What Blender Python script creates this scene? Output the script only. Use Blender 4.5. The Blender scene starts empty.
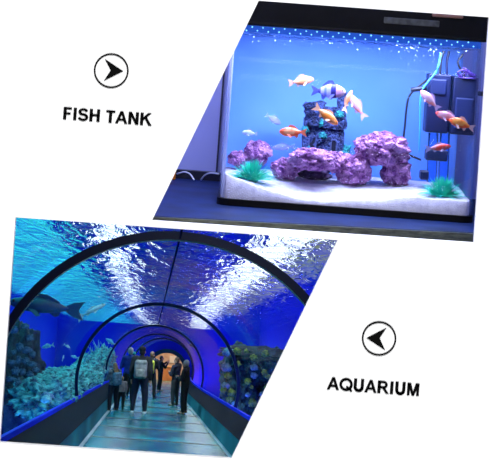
import bpy, bmesh, math, random
from mathutils import Vector, Matrix, noise
C = bpy.context.scene.collection
PI = math.pi
F = 1400.0; S_, C_ = math.sin(math.radians(4.2)), math.cos(math.radians(4.2))
VH = -185.0; CZ = 1.30
# ------------------------------------------------------------------ geometry of the place
def uv(px, py):
    return ((px-245)*C_+(py-230)*S_, -(px-245)*S_+(py-230)*C_)
def W(u, v, D): return Vector((u*D/F, D, CZ-(v-VH)*D/F))
def P(px, py, D): return W(*uv(px, py), D)
SLX, SLZ = -85.4/F, (134.6-VH)/F
def bend(D): return .00052*max(0,D-48)**2   # the far end curves to the right
def T(tx, tz, D): return Vector((SLX*D+tx+bend(D), D, CZ-SLZ*D+tz-1.48))   # the tunnel: a long ramp going down
def floor_at(px, py):
    u, v = uv(px, py); D = F*1.48/(v-134.6); return (u+85.4)*D/F-bend(D), D

# ------------------------------------------------------------------ materials
MATS = {}
def mat(name, col, rough=.6, var=0, scale=8, col2=None, metal=0, bump=0, bscale=None, alpha=1, emit=None, es=0, spec=None, stretch=None, lo=.35, hi=.65):
    if name in MATS: return MATS[name]
    m = bpy.data.materials.new(name); m.use_nodes = True; MATS[name] = m
    nt = m.node_tree; b = nt.nodes['Principled BSDF']
    b.inputs['Roughness'].default_value = rough; b.inputs['Metallic'].default_value = metal
    b.inputs['Alpha'].default_value = alpha
    if spec is not None: b.inputs['Specular IOR Level'].default_value = spec
    b.inputs['Base Color'].default_value = (*col, 1)
    tc = nt.nodes.new('ShaderNodeTexCoord'); mp = nt.nodes.new('ShaderNodeMapping')
    nt.links.new(tc.outputs['Object'], mp.inputs['Vector'])
    if stretch: mp.inputs['Scale'].default_value = stretch
    if col2 is None and var: col2 = tuple(c*(1-var) for c in col)
    n = nt.nodes.new('ShaderNodeTexNoise'); n.inputs['Scale'].default_value = scale; n.inputs['Detail'].default_value = 5
    nt.links.new(mp.outputs['Vector'], n.inputs['Vector'])
    r = nt.nodes.new('ShaderNodeValToRGB')
    r.color_ramp.elements[0].position = lo; r.color_ramp.elements[1].position = hi
    r.color_ramp.elements[0].color = (*(col2 or col), 1); r.color_ramp.elements[1].color = (*col, 1)
    nt.links.new(n.outputs['Fac'], r.inputs['Fac']); nt.links.new(r.outputs['Color'], b.inputs['Base Color'])
    if bump:
        n2 = nt.nodes.new('ShaderNodeTexNoise'); n2.inputs['Scale'].default_value = bscale or scale*2
        nt.links.new(mp.outputs['Vector'], n2.inputs['Vector'])
        bp = nt.nodes.new('ShaderNodeBump'); bp.inputs['Strength'].default_value = bump; bp.inputs['Distance'].default_value = .05
        nt.links.new(n2.outputs['Fac'], bp.inputs['Height']); nt.links.new(bp.outputs['Normal'], b.inputs['Normal'])
    if emit:
        b.inputs['Emission Color'].default_value = (*emit, 1); b.inputs['Emission Strength'].default_value = es
    return m
def glass_mat(name, tint=(1,1,1), refl=.5, rough=.02):
    if name in MATS: return MATS[name]
    m = bpy.data.materials.new(name); m.use_nodes = True; MATS[name] = m
    nt = m.node_tree; nt.nodes.remove(nt.nodes['Principled BSDF']); out = nt.nodes['Material Output']
    t = nt.nodes.new('ShaderNodeBsdfTransparent'); t.inputs['Color'].default_value = (*tint, 1)
    g = nt.nodes.new('ShaderNodeBsdfGlossy'); g.inputs['Roughness'].default_value = rough
    fr = nt.nodes.new('ShaderNodeFresnel'); fr.inputs['IOR'].default_value = 1.2
    mu = nt.nodes.new('ShaderNodeMath'); mu.operation = 'MULTIPLY'; mu.inputs[1].default_value = refl
    mx = nt.nodes.new('ShaderNodeMixShader')
    nt.links.new(fr.outputs[0], mu.inputs[0]); nt.links.new(mu.outputs[0], mx.inputs[0])
    nt.links.new(t.outputs[0], mx.inputs[1]); nt.links.new(g.outputs[0], mx.inputs[2]); nt.links.new(mx.outputs[0], out.inputs[0])
    return m
def emit_mat(name, col, s):
    m = bpy.data.materials.new(name); m.use_nodes = True; nt = m.node_tree
    nt.nodes.remove(nt.nodes['Principled BSDF']); e = nt.nodes.new('ShaderNodeEmission')
    e.inputs[0].default_value = (*col, 1); e.inputs[1].default_value = s
    nt.links.new(e.outputs[0], nt.nodes['Material Output'].inputs[0]); return m

# ------------------------------------------------------------------ objects
def tag(o, label=None, cat=None, group=None, kind=None):
    if label: o['label'] = label
    if cat: o['category'] = cat
    if group: o['group'] = group
    if kind: o['kind'] = kind
    return o
def thing(name, label, cat, loc=(0,0,0), group=None, M=None):
    o = bpy.data.objects.new(name, None); C.objects.link(o); o.empty_display_size = .05
    if M is not None: o.matrix_world = M
    else: o.location = loc
    return tag(o, label, cat, group)
def obj(name, bm, m, parent=None, smooth=False):
    me = bpy.data.meshes.new(name)
    if isinstance(bm, bmesh.types.BMesh):
        bmesh.ops.recalc_face_normals(bm, faces=bm.faces); bm.to_mesh(me); bm.free()
    else: me = bm
    me.materials.clear(); me.materials.append(m)
    if smooth:
        for p in me.polygons: p.use_smooth = True
    o = bpy.data.objects.new(name, me); C.objects.link(o)
    if parent is not None: o.parent = parent
    return o
def struct(name, bm, m, parent=None, label=None, smooth=False):
    o = obj(name, bm, m, parent, smooth)
    if parent is None: o['kind'] = 'structure'
    if label: o['label'] = label
    return o
NB = bmesh.new
def hexa(bm, pts):     # 8 corners: bottom ring of 4, top ring of 4
    v = [bm.verts.new(p) for p in pts]
    for f in ((0,1,2,3),(4,5,6,7),(0,1,5,4),(1,2,6,5),(2,3,7,6),(3,0,4,7)): bm.faces.new([v[i] for i in f])
def box(bm, c, s, M=None):
    x, y, z = (a/2 for a in s); c = Vector(c)
    pts = [Vector(p) for p in ((-x,-y,-z),(x,-y,-z),(x,y,-z),(-x,y,-z),(-x,-y,z),(x,-y,z),(x,y,z),(-x,y,z))]
    hexa(bm, [c+(M @ p if M else p) for p in pts])
def rbox(c, s, r=.01, seg=3):
    bm = NB(); box(bm, c, s); bmesh.ops.bevel(bm, geom=bm.edges[:], offset=r, segments=seg, affect='EDGES', profile=.5); return bm
def tube(bm, pts, r, n=8, r1=None):
    pts = [Vector(p) for p in pts]; rings = []; N = len(pts)
    for i, p in enumerate(pts):
        d = (pts[min(i+1,N-1)]-pts[max(i-1,0)]).normalized()
        a = d.cross(Vector((0,0,1)) if abs(d.z) < .95 else Vector((1,0,0))).normalized(); b = d.cross(a)
        rr = r+(r1-r)*i/(N-1) if r1 is not None else r
        rings.append([bm.verts.new(p+a*rr*math.cos(2*PI*k/n)+b*rr*math.sin(2*PI*k/n)) for k in range(n)])
    for A, B in zip(rings, rings[1:]):
        for k in range(n): bm.faces.new((A[k],A[(k+1)%n],B[(k+1)%n],B[k]))
    bm.faces.new(rings[0]); bm.faces.new(rings[-1])
def spline(pts, n=8):
    pts = [Vector(p) for p in pts]; q = [pts[0]*2-pts[1]]+pts+[pts[-1]*2-pts[-2]]; out = []
    for i in range(1, len(q)-2):
        a, b, c, d = q[i-1:i+3]
        for k in range(n):
            t = k/n; out.append(.5*((2*b)+(c-a)*t+(2*a-5*b+4*c-d)*t*t+(3*b-a-3*c+d)*t**3))
    return out+[pts[-1]]
def prism(bm, poly, fn, d0, d1):   # poly of 2D points swept from depth d0 to d1 through fn(a,b,d)
    A = [bm.verts.new(fn(a, b, d0)) for a, b in poly]; B = [bm.verts.new(fn(a, b, d1)) for a, b in poly]; n = len(poly)
    bm.faces.new(A); bm.faces.new(B[::-1])
    for k in range(n): bm.faces.new((A[k],A[(k+1)%n],B[(k+1)%n],B[k]))
def ell(bm, c, r, sub=3, M=None):
    ret = bmesh.ops.create_icosphere(bm, subdivisions=sub, radius=1)
    for v in ret['verts']:
        p = Vector((v.co.x*r[0], v.co.y*r[1], v.co.z*r[2])); v.co = Vector(c)+(M @ p if M else p)
    return ret['verts']
def rock_bm(r, seed, sub=5, amp=.28, fr=2.2, hole=.12, flat=0):
    bm = NB(); bmesh.ops.create_icosphere(bm, subdivisions=sub, radius=1); o = Vector((seed*7.3, seed*3.1, seed*1.7))
    for v in bm.verts:
        p = v.co.copy(); n = noise.fractal(p*fr+o, .9, 2.1, 5)
        h = noise.noise(p*fr*3.4+o); h2 = noise.noise(p*fr*7+o)
        k = 1+amp*n-hole*max(0, h-.05)*2-hole*.5*max(0, h2)
        q = p*k; q = Vector((q.x*r[0], q.y*r[1], q.z*r[2]))
        if flat and q.z < -flat*r[2]: q.z = -flat*r[2]
        v.co = q
    return bm
def voxel(bm, size, smooth=2, name='tmp'):
    me = bpy.data.meshes.new(name); bmesh.ops.recalc_face_normals(bm, faces=bm.faces); bm.to_mesh(me); bm.free()
    o = bpy.data.objects.new(name, me); C.objects.link(o)
    md = o.modifiers.new('r', 'REMESH'); md.mode = 'VOXEL'; md.voxel_size = size; md.use_smooth_shade = True
    if smooth:
        sm = o.modifiers.new('s', 'SMOOTH'); sm.iterations = smooth; sm.factor = .5
    dg = bpy.context.evaluated_depsgraph_get(); dg.update()
    out = bpy.data.meshes.new_from_object(o.evaluated_get(dg)); out.name = name
    bpy.data.objects.remove(o); bpy.data.meshes.remove(me); return out
def cap(bm, p0, r0, p1, r1, n=12):
    p0, p1 = Vector(p0), Vector(p1); d = p1-p0; L = d.length; d.normalize()
    a = d.cross(Vector((0,0,1)) if abs(d.z) < .9 else Vector((1,0,0))).normalized(); b = d.cross(a); rings = []
    seq = [(-r0*math.cos(t), r0*math.sin(t)) for t in (.3,.8,1.2)]+[(0, r0), (L, r1)]+[(L+r1*math.cos(t), r1*math.sin(t)) for t in (1.2,.8,.3)]
    for x, r in seq: rings.append([bm.verts.new(p0+d*x+a*r*math.cos(2*PI*k/n)+b*r*math.sin(2*PI*k/n)) for k in range(n)])
    for A, B in zip(rings, rings[1:]):
        for k in range(n): bm.faces.new((A[k],A[(k+1)%n],B[(k+1)%n],B[k]))
    bm.faces.new(rings[0]); bm.faces.new(rings[-1])

# ================================================================== THE SIGN BOARD (front wall with two slanted openings)
WHITE = mat('board_white', (.93,.93,.93), .55)
BLACK = mat('lettering_black', (.004,.004,.004), .8, spec=.02)
DB = 3.0
UP = [uv(258.7,.6), uv(489.0,17.2), uv(473.9,242.9), uv(151.9,220.6)]     # upper opening, pixels of the board
LO = [uv(15.4,217.3), uv(337.8,240.2), uv(231.1,458.9), uv(-.4,442.7)]
bm = NB()
def bd(u, v, d): return Vector((u*DB/F, DB+d, CZ-(v-VH)*DB/F))
E = 700
a_, b_, c_, d_ = UP; e_, f_, g_, h_ = LO
for poly in (   # convex pieces of the board round the two openings
    [(-E,-E),(E,-E),(E,b_[1]),b_,a_,(-E,a_[1])],
    [b_,(E,b_[1]),(E,c_[1]),c_],
    [(-E,a_[1]),a_,d_,(-E,d_[1])],
    [(-E,d_[1]),d_,f_,e_,(-E,e_[1])], [d_,c_,(E,c_[1]),(E,f_[1]),f_],
    [(-E,e_[1]),e_,h_,(-E,h_[1])],
    [f_,(E,f_[1]),(E,g_[1]),g_],
    [(-E,h_[1]),h_,g_,(E,g_[1]),(E,E),(-E,E)]):
    prism(bm, poly, bd, 0, .012)
struct('wall_front', bm, WHITE, label='white wall panel with two slanted openings')

def stroke(pts, w):    # a polyline thickened to width w -> list of quads
    out = []
    for (x0,y0),(x1,y1) in zip(pts, pts[1:]):
        L = math.hypot(x1-x0, y1-y0); e = w*.12 if len(pts) > 2 else 0
        dx, dy = (x1-x0)/L, (y1-y0)/L; nx, ny = -dy*w/2, dx*w/2
        x0 -= dx*e; y0 -= dy*e; x1 += dx*e; y1 += dy*e
        out.append([(x0+nx,y0+ny),(x1+nx,y1+ny),(x1-nx,y1-ny),(x0-nx,y0-ny)])
    return out
def arc(cx, cy, rx, ry, a0, a1, n=12): return [(cx+rx*math.cos(math.radians(a0+(a1-a0)*k/n)), cy+ry*math.sin(math.radians(a0+(a1-a0)*k/n))) for k in range(n+1)]
w = .225               # stem width, cap height 1, y up; glyph -> (polys, advance)
def glyph(c):
    h = w/2
    if c == 'F': return stroke([(.17,0),(.17,1)], w)+stroke([(.1,.915),(.65,.915)], .17)+stroke([(.1,.5),(.58,.5)], .17), .72
    if c == 'I': return stroke([(.19,0),(.19,1)], w), .38
    if c == 'H': return stroke([(.17,0),(.17,1)], w)+stroke([(.7,0),(.7,1)], w)+stroke([(.1,.52),(.75,.52)], .17), .87
    if c == 'T': return stroke([(.36,0),(.36,1)], w)+stroke([(.03,.915),(.69,.915)], .17), .72
    if c == 'A': return [[(0,0),(.21,0),(.545,1),(.35,1)],[(.9,0),(.69,0),(.355,1),(.55,1)]]+stroke([(.22,.31),(.68,.31)], .16), .9
    if c == 'N': return stroke([(.17,0),(.17,1)], w)+stroke([(.7,0),(.7,1)], w)+[[(.07,1),(.28,1),(.8,0),(.59,0)]], .87
    if c == 'K': return stroke([(.17,0),(.17,1)], w)+[[(.2,.3),(.2,.57),(.6,1),(.86,1)],[(.36,.56),(.52,.68),(.92,0),(.67,0)]], .92
    if c == 'M': return stroke([(.17,0),(.17,1)], .19)+stroke([(.86,0),(.86,1)], .19)+[[(.08,1),(.34,1),(.6,0),(.43,0)],[(.95,1),(.69,1),(.43,0),(.6,0)]], 1.03
    if c == 'U': return stroke([(.18,1)]+arc(.44,.36,.26,.28,180,360,14)+[(.7,1)], w), .88
    if c == 'Q': return stroke(arc(.5,.5,.4,.425,0,360,28), .19)+[[(.5,.3),(.58,.4),(1.0,.03),(.9,-.09)]], 1.0
    if c == 'R': return stroke([(.17,0),(.17,1)], w)+stroke([(.1,.915),(.5,.915)]+arc(.5,.7,.21,.215,90,-90,10)[0:]+[(.1,.485)], .17)+[[(.36,.48),(.56,.5),(.92,0),(.68,0)]], .92
    if c == 'S': return stroke(arc(.41,.715,.27,.2,20,270,14)+arc(.41,.29,.29,.215,80,-165,14), .185), .82
    return [], .36
def sign(word, cpx, circ, head, label_words, label_ring):
    u0, v0 = uv(*cpx[:2]); width, capH = cpx[2:]
    adv = sum(glyph(c)[1] for c in word); k = width/(adv-.08)
    t = thing('sign_lettering', label_words, 'lettering', bd(u0, v0, 0)); off = -adv/2; base = bd(u0, v0, 0)
    for c in word:
        polys, a = glyph(c)
        if polys:
            bm = NB()
            for pl in polys: prism(bm, [((x+off)*k, -(y-.5)*capH) for x, y in pl], lambda a_, b_, d: Vector((a_*DB/F, d, -b_*DB/F)), -.002, .001)
            obj('letter', bm, BLACK, t)
        off += a
    u1, v1 = uv(*circ[:2]); r = circ[2]
    t = thing('arrow_emblem', label_ring, 'arrow sign', bd(u1, v1, 0)); fn = lambda a_, b_, d: Vector((a_*DB/F, d, -b_*DB/F))
    bm = NB(); n = 64
    for q in range(n):
        a0, a1 = 2*PI*q/n, 2*PI*(q+1)/n
        prism(bm, [(math.cos(a0)*r,math.sin(a0)*r),(math.cos(a1)*r,math.sin(a1)*r),(math.cos(a1)*(r-1.6),math.sin(a1)*(r-1.6)),(math.cos(a0)*(r-1.6),math.sin(a0)*(r-1.6))], fn, -.002, .001)
    obj('ring', bm, BLACK, t)
    pts = [tuple(a-b for a, b in zip(uv(*p), (u1, v1))) for p in head]; bm = NB()
    prism(bm, [pts[0],pts[1],pts[3]], fn, -.002, .001); prism(bm, [pts[1],pts[2],pts[3]], fn, -.002, .001)
    obj('arrowhead', bm, BLACK, t)
sign('FISH TANK', (107.4,116.3,88.5,12.4), (111.3,70.6,17.4), [(104.9,58.9),(123.2,71.1),(103.9,80.8),(110.8,70.3)],
     'black capitals reading FISH TANK on the white panel', 'black ring around a right-pointing arrowhead above the words FISH TANK')
sign('AQUARIUM', (373.6,386.4,92,12.4), (379,338.4,17.2), [(386.3,327.8),(366.6,337.9),(385,350),(379.5,338)],
     'black capitals reading AQUARIUM on the white panel', 'black ring around a left-pointing arrowhead above the word AQUARIUM')

# ================================================================== THE FISH TANK
D0, D1 = 3.40, 3.76
ZB = CZ-.393                       # counter top
TX0, TX1 = -.0705, .5505
def sx(px_, D): return px_*D/F
# counter: top plus wooden front strip
bm = NB(); FLp, FRp = (-.62,2.86), (.98,3.45)
fl = lambda x: max(3.03, 3.074+(x+.2)*.1876)
NAVY = mat('counter_navy', (.005,.022,.12), .5, var=.5, scale=12, spec=.2)
hexa(bm, [(-.6,fl(-.6),ZB-.016),(.95,fl(.95),ZB-.016),(.95,4.006,ZB-.016),(-.6,4.006,ZB-.016),(-.6,fl(-.6),ZB),(.95,fl(.95),ZB),(.95,4.006,ZB),(-.6,4.006,ZB)])
cn = thing('counter', 'dark navy glossy counter under the fish tank', 'counter', (0,3.6,ZB-.016))
o = obj('worktop', bm, NAVY); o.parent = cn; o.matrix_parent_inverse = Matrix.Translation(cn.location).inverted()
bm = NB(); hexa(bm, [(-.6,fl(-.6)-.012,ZB-.017),(.95,fl(.95)-.012,ZB-.026),(.95,fl(.95),ZB-.026),(-.6,fl(-.6),ZB-.017),(-.6,fl(-.6)-.012,ZB-.001),(.95,fl(.95)-.012,ZB-.001),(.95,fl(.95),ZB-.001),(-.6,fl(-.6),ZB-.001)])
o = obj('edge_strip', bm, mat('strip_wood', (.075,.085,.065), .6, col2=(.022,.025,.022), scale=30, stretch=(1,6,6))); o.parent = cn; o.matrix_parent_inverse = Matrix.Translation(cn.location).inverted()
o['label'] = 'worn grey wooden front strip'
# alcove round it
LAV = mat('alcove_lavender', (.42,.46,.86), .7, var=.12, scale=2)
bm = NB(); box(bm, (.175,4.03,ZB+.5), (1.55,.05,1.05)); struct('wall_back', bm, LAV)
bm = NB(); box(bm, (-.625,3.55,ZB+.5), (.05,.9,1.05)); struct('wall_left', bm, LAV)
bm = NB(); box(bm, (.975,3.7,ZB+.5), (.05,.65,1.05)); struct('wall_right', bm, LAV)
bm = NB(); box(bm, (.175,3.55,ZB+1.03), (1.6,.96,.04)); struct('ceiling', bm, mat('alcove_ceiling', (.5,.5,.6), .8))
bm = NB(); a = P(224,70,4.0); box(bm, (a.x,4.002,ZB+.5), (.005,.012,1.0)); struct('trim_1', bm, mat('joint_dark', (.03,.03,.07), .6))
bm = NB(); box(bm, (-.33,3.99,ZB+.012), (.5,.03,.024)); struct('baseboard_back', bm, mat('skirt_black', (.01,.01,.02), .4))
WIRE = mat('wire_white', (.75,.78,.9), .4)
for pts, lab in (([(177,174),(184,172),(190,174),(194,180)], 'white cable curving along the counter, nearer the slanted edge'),
                 ([(201,180),(205,175),(211,173),(219,174)], 'white cable curving along the counter, touching the tank')):
    bm = NB(); tube(bm, spline([P(x, y, 3.9-.02*i) for i, (x, y) in enumerate(pts)]), .0022)
    tag(obj('power_cable', bm, WIRE, smooth=True), lab, 'cable')
c = P(172.5,176,3.93); c.z = ZB+.016
tag(obj('small_box', rbox(c, (.018,.02,.032), .003), mat('box_orange', (.8,.22,.02), .5)), 'tiny orange box at the back of the counter by the slanted edge', 'box')

# tank: base, bent glass, back panel, lid
tank = thing('fish_tank', 'glass fish tank with a black lid and black base', 'fish tank', ((TX0+TX1)/2, D0+.17, ZB))
def child(o, root):
    if root is None: return o
    o.parent = root; o.matrix_parent_inverse = root.matrix_basis.inverted(); return o
BLK = mat('tank_black', (.003,.003,.004), .5, var=.4, scale=20, spec=.12)
def outline(i, r, n=8):    # rounded-front plan, inset i
    x0, x1, y0, y1 = TX0+i, TX1-i, D0+i, D1-i
    return [(x0,y1)]+[(x0+r-r*math.cos(PI/2*k/n), y0+r-r*math.sin(PI/2*k/n)) for k in range(n+1)]+[(x1-r+r*math.sin(PI/2*k/n), y0+r-r*math.cos(PI/2*k/n)) for k in range(n+1)]+[(x1,y1)]
zlid = CZ+.0483
bm = NB(); prism(bm, outline(-.004,.036), lambda a_,b_,d: Vector((a_,b_,d)), ZB, ZB+.016); child(obj('base', bm, BLK), tank)
GL = glass_mat('tank_glass', (.97,.985,1), .3)
bm = NB(); A, B = outline(0,.034), outline(.005,.029)
va = [[bm.verts.new((x,y,z)) for x,y in L] for L in (A,B) for z in (ZB+.016, zlid+.01)]
for k in range(len(A)-1):
    for q in ((va[0],va[1]),(va[2],va[3]),(va[0],va[2]),(va[1],va[3])): bm.faces.new((q[0][k],q[0][k+1],q[1][k+1],q[1][k]))
for k in (0,-1): bm.faces.new((va[0][k],va[1][k],va[3][k],va[2][k]))
child(obj('glass', bm, GL, smooth=True), tank)
bm = NB(); box(bm, ((TX0+TX1)/2, D1+.003, (ZB+zlid)/2+.012), (TX1-TX0,.006,zlid-ZB))
child(obj('back_panel', bm, mat('tank_back_blue', (.19,.39,.97), .7, col2=(.11,.29,.95), scale=2.5)), tank)
EDG = mat('corner_reflection_tint', (.70,.73,.98), .25, alpha=.4)  # pale lavender stands in for the reflection in the glass corner
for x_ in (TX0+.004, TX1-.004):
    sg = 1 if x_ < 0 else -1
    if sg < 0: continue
    bm = NB(); tube(bm, [(x_+sg*.004, D0+.018, z_) for z_ in (ZB+.017, zlid-.002)], .0045, 10); child(obj('corner_reflection', bm, EDG, smooth=True), tank)
    if sg < 0: continue
    bm = NB(); box(bm, (x_, (D0+D1)/2+.02, (ZB+zlid)/2+.01), (.004, D1-D0-.06, zlid-ZB-.03)); child(obj('side_pane', bm, mat('side_tint', (.55,.60,.95), .3, alpha=.25)), tank)
lid = child(obj('lid', rbox(((TX0+TX1)/2, (D0+D1)/2-.002, zlid+.06), (TX1-TX0+.02, D1-D0+.03, .12), .008), BLK), tank)
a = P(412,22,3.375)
o = child(obj('lid_reflection', rbox((a.x, 3.384, a.z), (.135,.006,.016), .0028), mat('lid_reflection_grey', (.045,.05,.05), .7, var=.7, scale=60), lid), None); o['label'] = 'dull grey bar painted as a reflection smear on the lid'  # grey bar stands in for a reflection smear on the black lid
a = P(448,16,3.375)
o = child(obj('handle', rbox((a.x, 3.382, a.z), (.075,.012,.008), .003), mat('handle_pink', (.16,.07,.05), .5), lid), None); o['label'] = 'pinkish handle strip'
# LED bar under the lid
led = thing('led_light_bar', 'blue white LED light bar under the tank lid', 'lamp', ((TX0+TX1)/2, D0+.03, zlid-.006))
bm = NB(); box(bm, (0,.0,-.003), (TX1-TX0-.02,.035,.016)); hs_ = obj('housing', bm, mat('led_housing', (.02,.06,.3), .4, emit=(.02,.14,.9), es=.5), led)
LEDM = emit_mat('led_glow', (.2,.62,1), 2.2)
random.seed(4)
for i in range(44):
    bm = NB(); ell(bm, (0,0,0), (.0022,.0022,.0022), 1)
    b = obj('led', bm, LEDM, hs_); b.location = (-.285+i*.0132, -.0175+.001*random.random(), .001-.009*(i % 2)+.002*random.random())
# water with rippled top
WAT = glass_mat('tank_water', (.93,.97,1), .35)
bm = NB(); nx, ny = 60, 30; zw = CZ+.0279
g = [[bm.verts.new((TX0+.007+(TX1-TX0-.014)*i/nx, D0+.007+(D1-D0-.014)*j/ny, zw+.004*noise.noise(Vector((i*.35,j*.5,1))))) for i in range(nx+1)] for j in range(ny+1)]
for j in range(ny):
    for i in range(nx): bm.faces.new((g[j][i],g[j][i+1],g[j+1][i+1],g[j+1][i]))
tag(obj('water_surface', bm, WAT, smooth=True), 'rippled water surface just under the tank lid', 'water', kind='stuff')
bm = NB(); random.seed(8)
for i in range(100):
    q = random.random()
    px = random.uniform(396,436) if q < .45 else random.uniform(245,470)
    py = 37+(px-300)*.073+(random.random()**2)*(20 if q < .45 else 9); D = random.uniform(3.415,3.6)
    r = random.uniform(.0005,.0013); p = P(px, py, D); ell(bm, p, (r*1.4,r,r), 1)
tag(obj('bubbles', bm, mat('bubble', (.45,.6,.95), .15, emit=None)), 'white froth of bubbles at the top of the tank water', 'bubbles', kind='stuff')
# sand
def sand_z(x, t):
    u = x*F/D0
    pts = [(-30,-55),(-16,-51),(17,-41),(50,-35),(73,-33.5),(120,-38),(167,-44),(230,-44)]
    for (a,b),(c_,d) in zip(pts, pts[1:]):
        if a <= u <= c_: v = b+(d-b)*(u-a)/(c_-a); break
    zf = CZ-(v-VH)*D0/F; zb = CZ-(-61-VH)*D1/F+.003
    s = min(1, t*1.5); s = s*s*(3-2*s)
    return zf*(1-s)+zb*s+.0035*noise.fractal(Vector((x*14,t*5,3)),1,2,3)
bm = NB(); nx, ny = 110, 44
top = [[bm.verts.new((TX0+.006+(TX1-TX0-.012)*i/nx, D0+.006+(D1-D0-.012)*j/ny, sand_z(TX0+.006+(TX1-TX0-.012)*i/nx, j/ny))) for i in range(nx+1)] for j in range(ny+1)]
def rim(i, j):   # follow the rounded corners
    v = top[j][i]; r = .029
    for cx, sg in ((TX0+.006+r,-1),(TX1-.006-r,1)):
        dx, dy = (v.co.x-cx)*sg, D0+.006+r-v.co.y
        if dx > 0 and dy > 0:
            L = math.hypot(dx, dy)
            if L > r: v.co.x = cx+sg*dx*r/L; v.co.y = D0+.006+r-dy*r/L
for j in range(ny+1):
    for i in range(nx+1): rim(i, j)
bot = {}
def bv(i, j):
    if (i, j) not in bot: v = top[j][i].co; bot[(i,j)] = bm.verts.new((v.x, v.y, ZB+.0165))
    return bot[(i, j)]
for j in range(ny):
    for i in range(nx): bm.faces.new((top[j][i],top[j][i+1],top[j+1][i+1],top[j+1][i]))
for i in range(nx):
    bm.faces.new((top[0][i],top[0][i+1],bv(i+1,0),bv(i,0))); bm.faces.new((top[ny][i],top[ny][i+1],bv(i+1,ny),bv(i,ny)))
for j in range(ny):
    bm.faces.new((top[j][0],top[j+1][0],bv(0,j+1),bv(0,j))); bm.faces.new((top[j][nx],top[j+1][nx],bv(nx,j+1),bv(nx,j)))
tag(obj('sand_bed', bm, mat('sand', (.70,.66,.80), .9, col2=(.54,.50,.66), scale=60, bump=.25, bscale=300), smooth=True), 'pale lavender sand covering the floor of the fish tank', 'sand', kind='stuff')
def sandtop(x, y): return sand_z(min(max(x,TX0+.01),TX1-.01), min(max((y-D0)/(D1-D0),0),1))
# rocks
RK = mat('rock_purple', (.78,.36,.74), .85, col2=(.20,.05,.24), scale=38, bump=.7, bscale=120, lo=.36, hi=.60)
rocks = [((258,153),(13,12.5),3.60,'purple rock behind the left plant'),
 ((238,159),(10,8.5),3.66,'small purple rock in the far left corner of the tank'),
 ((285,169),(14,11),3.53,'low purple rock right of the left plant'),
 ((313,159.5),(24,11.5),3.54,'wide purple rock directly in front of the castle'),
 ((335,162),(12,10.5),3.56,'purple rock wedged below the castle gate'),
 ((354,170),(17,17),3.51,'upright purple rock in the middle, right of the castle'),
 ((382,149),(27,16.5),3.57,'large purple rock lying across two others as an arch'),
 ((396,172),(15,15),3.55,'purple rock propping the right end of the rock arch')]
for i, (c, r, D, lab) in enumerate(rocks):
    if not any(q in lab for q in ('across','wide','wedged')):      # stand it on the sand
        D = min((abs(P(c[0], c[1]+r[1]*.86, d).z-sandtop(P(c[0], c[1], d).x, d)), d) for d in [3.43+.005*q for q in range(54)])[1]
    k = D/F; p = P(*c, D)
    tag(obj('reef_rock', rock_bm((r[0]*k, min(.05,r[0]*k*.9), r[1]*k), i+1), RK, smooth=True), lab, 'rock', 'purple rocks in the fish tank').location = p
bm = NB(); k = 3.58/F; p = P(313,174,3.62); tag(obj('reef_rock', rock_bm((17*k,.03,9*k), 21), mat('rock_gap_shade', (.10,.05,.14), .9, var=.6, scale=40), smooth=True), 'dark rock filling in the shade of the gap beneath the rock row', 'rock').location = p  # coloured dark to give the shade in the gap
# castle ornament
ST = mat('castle_stone', (.06,.10,.32), .8, col2=(.006,.012,.07), scale=70, bump=.8, bscale=160, lo=.38, hi=.62)
MOSS = mat('castle_moss', (.02,.35,.34), .8, col2=(.01,.12,.2), scale=60)
DARK = mat('castle_dark', (.006,.008,.03), .9)
kc = 3.64/F; cb = P(323,157,3.64); castle = thing('castle_ornament', 'dark blue ruined castle ornament standing behind the rocks', 'ornament', cb)
def lump(bm, amp=.0022, fr=90):
    for v in bm.verts: v.co += v.normal*amp*noise.fractal(v.co*fr,1,2,4)*1.6 if v.normal.length else Vector()
    return bm
def cyl(c, r0, r1, z0, z1, n=24, m=10):
    bm = NB(); pts = [(c[0]*kc, c[1]*kc, (z0+(z1-z0)*i/m)*kc) for i in range(m+1)]; tube(bm, pts, r0*kc, n, r1*kc); bm.normal_update(); return bm
def sbox(c, s, cuts=5):
    bm = NB(); box(bm, [a_*kc for a_ in c], [a_*kc for a_ in s]); bmesh.ops.subdivide_edges(bm, edges=bm.edges[:], cuts=cuts, use_grid_fill=True); bm.normal_update(); return bm
obj('rock_footing', lump(rock_bm((24*kc,14*kc,8*kc), 31, 4)), ST, castle, True)
obj('wall', lump(sbox((-9,4,18),(24,12,38)),.004), ST, castle)
tw_ = obj('tower', lump(cyl((9,-2),11.5,10,0,31)), ST, castle, True)
bm = NB()
for i in range(10):
    a = 2*PI*i/10; box(bm, ((9+10.5*math.cos(a))*kc,(-2+10.5*math.sin(a))*kc,34*kc), (4.2*kc,4.2*kc,5*kc), Matrix.Rotation(a,3,'Z'))
tube(bm, [(9*kc,-2*kc,z*kc) for z in (29.5,32.5)], 12.2*kc, 24); bm.normal_update(); obj('battlement', lump(bm,.001), ST, tw_)
obj('ruined_spire', lump(cyl((15,2),6.5,3.8,30,66,18),.004), ST, castle, True)
obj('upper_wall', lump(sbox((3,4,41),(24,9,18)),.004), ST, castle)
obj('turret', lump(cyl((-12,0),6.5,10.5,30,50,20),.004), ST, castle, True)
obj('broken_rim', lump(cyl((-13,0),11,9,49,54,20,4),.006), ST, castle, True)
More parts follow.
